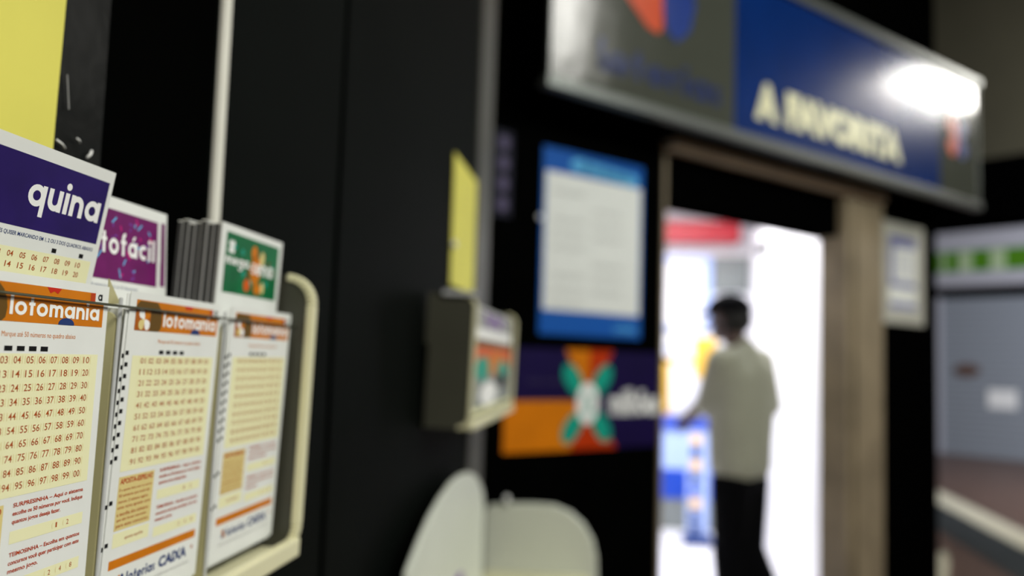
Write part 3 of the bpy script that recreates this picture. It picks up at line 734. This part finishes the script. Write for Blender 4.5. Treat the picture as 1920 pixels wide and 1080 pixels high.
# narrow yellow sheet above it
a = w1(850, 285); b = w1(888, 545)
t = thing('yellow_sheet', 'narrow-looking yellow paper sheet above the far slip holder', 'sheet', (WX+.002, a[0], b[1]-.01), R(90))
m = MB(); m.box(0, b[0]-a[0], -.001, 0, 0, a[1]-b[1]+.01, 'yellow_paper'); m.build('paper', t)
q = on_x(852, 458, WX+.006); stud('wall_stud', 'round stud, its glint put in as white, on the left edge of the narrow yellow sheet', q, R(90), .0055)

# writing shelf with white rounded screens
t = thing('writing_shelf', 'white writing shelf with rounded privacy screens, bottom centre under the banner', 'writing shelf', (WX, .95, 1.0), R(90))
Yf = on_x(905, 1000, WX).y; print('shelf far', Yf)
zt1 = w1(880, 885)[1]-1.0; zl = w1(762, 1078)
prof = [(0, -.15)]
for px, py in ((905, 1075), (907, 1000), (909, 945), (905, 915), (895, 893), (882, 885), (866, 889), (850, 902), (830, 930), (810, 965), (790, 1010), (765, 1075)):
    y, z = w1(px, py, WX+.03); prof.append((y-.95, z-1.0))
prof = [(prof[1][0], -.15)] + prof[1:] + [(prof[-1][0]-.03, -.15)]
m = MB(); m.prism(prof[::1], -.030, -.024, 'white_acrylic'); m.build('back_screen', t, bevel=.002)
Ysd = Yf+.02
m = MB(); o = []
for px, py in ((905, 1150), (905, 958), (918, 947), (950, 944), (1000, 944), (1040, 947), (1070, 960), (1095, 983), (1112, 1013), (1119, 1045), (1120, 1090), (1120, 1150)):
    p = on_y(px, py, Ysd); o.append((-(p.x-WX), p.z-1.0))
o[0] = (-.0, o[0][1]); o[1] = (0, o[1][1])
n = len(o); xs = Ysd-.95
m.raw([(xs, y, z) for y, z in o]+[(xs+.012, y, z) for y, z in o], [tuple(range(n)), tuple(range(2*n-1, n-1, -1))]+[(i, n+i, n+(i+1) % n, (i+1) % n) for i in range(n)], 'white_acrylic')
m.build('side_screen', t, bevel=.004)
zs = on_y(1000, 1072, Ysd).z-1.0
m = MB(); m.box(.0, xs, -.21, -.002, zs-.03, zs, 'cream_plastic'); m.build('shelf_top', t, bevel=.006)
a = w1(812, 1100, WX+.032); b = w1(866, 1072, WX+.032); a = (a[0], b[1])
m = MB(); m.box(a[0]-.95, b[0]-.95, -.0335, -.0305, a[1]-1.0-.03, a[1]-1.0, 'print_violet'); tag(m.build('sticker', t), 'violet sticker', None)
q = on_y(950, 936, Ysd-.01); stud('round_knob', 'round knob, its glint put in as white, on the wall just above the writing shelf', q, R(90), .0085)
m = MB(); m.tube([q+Vector((0, .004, -.002)), (q.x, Ysd+.004, q.z-.022)], .0012, 'black_matte'); tag(m.build('knob_stem'), 'thin dark stem holding the round knob above the writing shelf', 'bracket')

# ------------------------------------------------------------------ inside the shop
def back(px0, py0, px1, py1, Y):
    a = on_y(px0, py0, Y); b = on_y(px1, py1, Y); return a.x, b.x, b.z, a.z
x0, x1, z0, z1 = back(1180, 413, 1389, 452, YB-.3)
t = thing('fascia_board', 'red horizontal board under the ceiling inside the shop', 'board', (x0, YB-.3, z0))
m = MB(); m.box(0, x1-x0, 0, .28, 0, z1-z0, 'shop_red'); m.build('board', t, bevel=.01)
x0, x1, z0, z1 = back(1180, 478, 1334, 618, YB-.06)
t = thing('service_window', 'pale blue service window at the back of the shop, under the red board', 'window', (x0, YB-.06, z0))
m = MB(); m.box(0, x1-x0, 0, .05, 0, z1-z0, 'shop_pale_blue'); m.build('window_frame', t)
m = MB(); m.box(.04, x1-x0-.08, -.01, 0, .03, z1-z0-.06, 'print_white'); m.build('pane', t)
x0, x1, z0, z1 = back(1337, 480, 1405, 548, YB-.05)
t = thing('wall_monitor', 'grey-green panel high on the back wall, above the capped person', 'panel', (x0, YB-.05, z0))
m = MB(); m.box(0, x1-x0, 0, .05, 0, z1-z0, 'shop_grey'); m.build('panel', t, bevel=.01)
x0, x1, z0, z1 = back(1180, 622, 1342, 778, YB-.04)
t = thing('promo_poster', 'white and yellow promotional poster behind the capped person', 'poster', (x0, YB-.04, z0))
m = MB(); m.box(0, x1-x0, 0, .03, 0, z1-z0, 'print_white'); m.build('sheet', t)
W_p = x1-x0; H_p = z1-z0; xv = on_y(1240, 700, YB-.04).x-x0
m = MB(); rect(m, xv, 0, xv+.08, H_p*.7, -.003, 'shop_yellow'); rect(m, W_p-.20, H_p*.45, W_p, H_p*.95, -.003, 'shop_yellow'); rect(m, xv, H_p*.62, W_p-.2, H_p*.68, -.003, 'shop_yellow')
put(m, font_mesh('LOTERIAS', .03), xv+.05, H_p*.72, W_p-.24, H_p*.85, -.003, 'shop_pale_blue'); m.build('printed_area', t)
# counter
YC = 7.75
x0, x1, z0, z1 = back(1180, 782, 1342, 975, YC); zc = on_y(1280, 935, YC).z; zm0 = on_y(1280, 880, YC).z; zm1 = on_y(1280, 805, YC).z
t = thing('service_counter', 'blue and white service counter at the back of the shop', 'counter', (x0, YC, 0))
m = MB(); m.box(0, x1-x0, 0, .5, .0, zc, 'shop_grey'); m.build('plinth', t)
m = MB(); m.box(0, x1-x0, -.01, .5, zc, zm0, 'shop_blue'); m.build('lower_panel', t)
m = MB(); m.box(0, x1-x0, -.005, .5, zm0, zm1, 'shop_pale_blue'); m.build('middle_panel', t)
m = MB(); m.box(0, x1-x0, -.03, .52, zm1, z1, 'shop_blue'); m.build('counter_top', t, bevel=.01)
# patterned stand
YD = 7.2
x0, x1, z0, z1 = back(1290, 808, 1328, 975, YD)
t = thing('display_stand', 'slim floor stand with yellow and blue squares beside the counter', 'display stand', (x0, YD, 0))
H_ = z1; W_d = x1-x0
m = MB(); m.box(0, W_d, 0, .03, .06, H_, 'shop_pale_blue'); m.build('board', t)
m = MB()
for k, (c) in enumerate(('shop_yellow', 'print_navy', 'shop_yellow', 'print_navy', 'shop_blue', 'shop_yellow', 'print_navy', 'print_navy')):
    z = H_-.03-k*.1; m.box(W_d*.15, W_d*.62, -.006, 0, z-.07, z, c)
m.build('pattern_squares', t)
m = MB(); m.box(-.03, W_d+.03, -.12, .14, 0, .06, 'print_navy'); m.build('base', t, bevel=.01)
# spot bracket and round lamp on the right wall
p = on_y(1424, 470, 7.0); q = on_y(1462, 447, 6.6)
t = thing('wall_bracket_lamp', 'dark bracket lamp high on the right shop wall', 'wall lamp', p)
m = MB(); m.tube([(0, 0, 0), (q.x-p.x, q.y-p.y, q.z-p.z)],   .034, 'bracket_dark'); m.build('arm', t)
m = MB(); m.ball((0, 0, .0), .04, 'bracket_dark'); m.build('lamp_head', t, smooth=True)
m = MB(); e = Vector((q.x-p.x, q.y-p.y, q.z-p.z)); m.box(e.x-.02, XR+.05-p.x, e.y-.03, e.y+.03, e.z-.04, e.z+.04, 'bracket_dark'); m.build('wall_plate', t)

# ------------------------------------------------------------------ person in the doorway
PD = 4.35
pp = CAM + ray(1390, 690)*PD
base = Vector((pp.x, pp.y, 0))
def remesh(o, vox, sm=2):
    md = o.modifiers.new('remesh', 'REMESH'); md.mode = 'VOXEL'; md.voxel_size = vox; md.use_smooth_shade = True
    if sm:
        s = o.modifiers.new('smooth', 'SMOOTH'); s.iterations = sm; s.factor = .5
F = Vector((-.80, .60, 0)); Rr = Vector((.60, .80, 0)); Z = Vector((0, 0, 1))
def P(f, r, z, x=0, y=0): return F*f + Rr*r + Vector((x, y, z))
t = thing('person', 'person in dark cap, pale grey shirt and black trousers, standing in the bright doorway', 'person', base)
b = MB()
hd = P(.035, 0, 1.632, x=-.035)
RH = Matrix((F, Rr, Z)).transposed()
def head_ball(f, r, z, rad, sf=1, sr=1, sz=1): b.ball(hd+F*f+Rr*r+Z*z, rad, 'skin', sf, sr, sz, seg=24, ring=16, rot=RH)
head_ball(-.012, 0, .03, .088, 1.08, .86, 1.0); head_ball(.022, 0, -.03, .066, .95, .86, 1.15); head_ball(.05, 0, -.085, .03, 1, 1.1, .8)
b.cap(hd+F*.088+Z*.015, .009, hd+F*.108-Z*.022, .014)         # nose
head_ball(.085, 0, -.055, .017, .8, 1.5, .5); head_ball(.083, 0, -.068, .016, .8, 1.4, .5)      # lips
for s in (-1, 1):
    head_ball(-.01, s*.080, -.01, .03, .7, .35, 1.05); head_ball(.07, s*.03, .015, .012); head_ball(.075, s*.032, .032, .014, .8, 1.5, .5)
b.cap(hd-Z*.06-F*.02, .058, P(-.01, 0, 1.46, x=-.01), .062)
b.cap(P(0, -.10, 1.40), .085, P(0, .10, 1.40), .085); b.cap(P(0, -.03, 1.35), .10, P(0, 0, 1.08), .10); b.cap(P(0, .03, 1.35), .10, P(0, 0, 1.08), .10); b.cap(P(0, -.06, .96), .095, P(0, .06, .96), .095)
Ls_ = P(0, -.20, 1.42); Rs_ = P(0, .20, 1.42)
Le = Vector((-.165, -.07, 1.225)); Re = Vector((.165, .16, 1.21))
Lw = Vector((-.215, .10, 1.165)); Rw = Vector((.02, .36, 1.15))
for a, e, wv_ in ((Ls_, Le, Lw), (Rs_, Re, Rw)):
    b.cap(a, .056, e, .042); b.cap(e, .050, wv_, .040)
hipL = P(.0, -.085, .93); hipR = P(0, .085, .93)
kneeL = Vector((-.045, .02, .50)); ankL = Vector((-.03, -.02, .085)); kneeR = Vector((.05, .06, .50)); ankR = Vector((.20, .02, .13))
for a, k_, n_ in ((hipL, kneeL, ankL), (hipR, kneeR, ankR)): b.cap(a, .088, k_, .056); b.cap(k_, .056, n_, .038)
# hands: palm, four fingers of unequal length and a side thumb
def hand(wr, d, side):
    d = d.normalized(); across = d.cross(Z).normalized()*side; dn = across.cross(d).normalized()
    if dn.z > 0: dn = -dn
    for j in range(4): b.cap(wr+across*(-.026+.0175*j)*.8, .017, wr+d*.085+across*(-.03+.02*j), .014)
    for j, L in enumerate((.060, .075, .080, .070)):
        a0 = wr+d*.085+across*(-.030+.020*j); a1 = a0+d*L*.5+dn*.014; a2 = a1+d*L*.3+dn*L*.35
        b.cap(a0, .0105, a1, .0098); b.cap(a1, .0098, a2, .0088)
    th0 = wr+d*.03+across*.030; th1 = th0+d*.032+across*.026+dn*.006; b.cap(th0, .014, th1, .011); b.cap(th1, .011, th1+d*.032+across*.004+dn*.01, .0095)
hand(Lw, Vector((-.42, .75, -.45)), 1); hand(Rw, Vector((-.75, .6, -.2)), -1)
body = b.build('body', t); remesh(body, .0075, 2)
sh = MB()
sh.cap(P(-.01, -.17, 1.42), .078, P(-.01, .17, 1.42), .078, 'shirt'); sh.cap(P(-.01, 0, 1.44), .095, P(0, 0, 1.49), .068, 'shirt')
for s in (-1, 1):
    sh.cap(P(-.01, s*.105, 1.34), .118, P(0, s*.08, 1.05), .118, 'shirt'); sh.cap(P(0, s*.08, 1.05), .118, P(.0, s*.062, .93), .122, 'shirt')
sh.cap(P(-.012, 0, 1.38), .118, P(-.008, 0, 1.06), .125, 'shirt'); sh.cap(P(-.008, 0, 1.06), .125, P(0, 0, .93), .122, 'shirt')
for a, e, wv_ in ((Ls_, Le, Lw), (Rs_, Re, Rw)):
    sh.cap(a, .072, e, .062, 'shirt'); sh.cap(e, .062, e+(wv_-e)*.30, .056, 'shirt')
o = sh.build('shirt', t); remesh(o, .011, 5)
tr = MB(); tr.cap(P(0, -.055, .87), .105, P(0, .055, .87), .105, 'black_cloth')
for a, k_, n_ in ((hipL, kneeL, ankL), (hipR, kneeR, ankR)):
    tr.cap(a-Z*.09, .10, k_, .080, 'black_cloth'); tr.cap(k_, .085, n_+Z*.03, .070, 'black_cloth')
o = tr.build('trousers', t); remesh(o, .011, 4)
cp = MB()
cc = hd-F*.008+Z*.052
n = 24
vs = []; fs = []
for i in range(9):
    th = R(90*i/8)
    for k in range(n):
        ph = 2*math.pi*k/n; vs.append(cc+F*(.118*math.cos(th)*math.cos(ph))+Rr*(.100*math.cos(th)*math.sin(ph))+Z*(.092*math.sin(th)-.012))
for i in range(8):
    for k in range(n): fs.append((i*n+k, i*n+(k+1) % n, (i+1)*n+(k+1) % n, (i+1)*n+k))
fs.append(tuple(range(n))[::-1])
cp.raw(vs, fs, 'black_cloth')
cap_o = cp.build('cap', t, smooth=True)
br = MB(); pts = []
for k in range(13):
    a = R(-68+136*k/12); pts.append((a,))
top = [cc+F*(.098*math.cos(a))+Rr*(.080*math.sin(a))+Z*.0 for (a,) in pts]
out = [cc+F*(.098*math.cos(a)+.080*max(0, math.cos(a))**.7)+Rr*(.078*math.sin(a))-Z*.016 for (a,) in pts]
vs = top+out+[p-Z*.016 for p in top]+[p-Z*.014 for p in out]; q = 13; fs = []
for k in range(q-1): fs += [(k, k+1, q+k+1, q+k), (2*q+k+1, 2*q+k, 3*q+k, 3*q+k+1), (q+k, q+k+1, 3*q+k+1, 3*q+k)]
br.raw(vs, fs, 'black_cloth'); br.build('brim', cap_o, smooth=True)
hr = MB(); hr.ball(hd-F*.034+Z*.002, .090, 'hair', 1.0, .98, .92, seg=24, ring=16, rot=RH); hr.build('hair', t, smooth=True)
for n_, dr in ((ankL, F), (ankR, F)):
    s = MB(); hz = max(.04, n_.z-.05)
    s.cap(Vector((n_.x, n_.y, hz))-dr*.05, .045, Vector((n_.x, n_.y, hz-.005))+dr*.15, .035, 'black_cloth')
    o = s.build('shoe', t, smooth=True)

# ------------------------------------------------------------------ lamps reflected in the sign
def mirror_lamp(px, py, zc, r, power, sx, sy, label):
    p = hit(px, py, O2+N2*so, N2); d = (p-CAM).normalized(); rd = d - N2*2*d.dot(N2)
    L = p + rd*((zc-p.z)/rd.z); print('lamp', label, p, L)
    return L, p
L1, p1 = mirror_lamp(1806, 168, 3.75, .2, 0, 0, 0, 'right')
L2, p2 = mirror_lamp(1056, 60, 3.4, .2, 0, 0, 0, 'left')
mat('lamp_glow', (1.0, .97, .90), .5, emit=40)
mat('lamp_glow_soft', (1.0, .98, .92), .5, emit=16)
def ceiling_lamp(label, L, w_, l_, rz, gm):
    t = thing('ceiling_lamp', label, 'ceiling lamp', L, rz)
    m = MB(); m.box(-w_/2-.02, w_/2+.02, -l_/2-.02, l_/2+.02, .03, .08, 'white_strip'); m.build('housing', t)
    m = MB(); m.box(-w_/2, w_/2, -l_/2, l_/2, 0, .03, gm); m.build('diffuser', t, bevel=.01)
ceiling_lamp('round-edged bright ceiling lamp in the walkway beyond the sign end', L1, 1.3, .6, R(45), 'lamp_glow')
ceiling_lamp('narrow ceiling lamp in the walkway in front of the sign start', L2, .22, 1.5, math.atan2(L2.y-p2.y, L2.x-p2.x)-R(90), 'lamp_glow_soft')
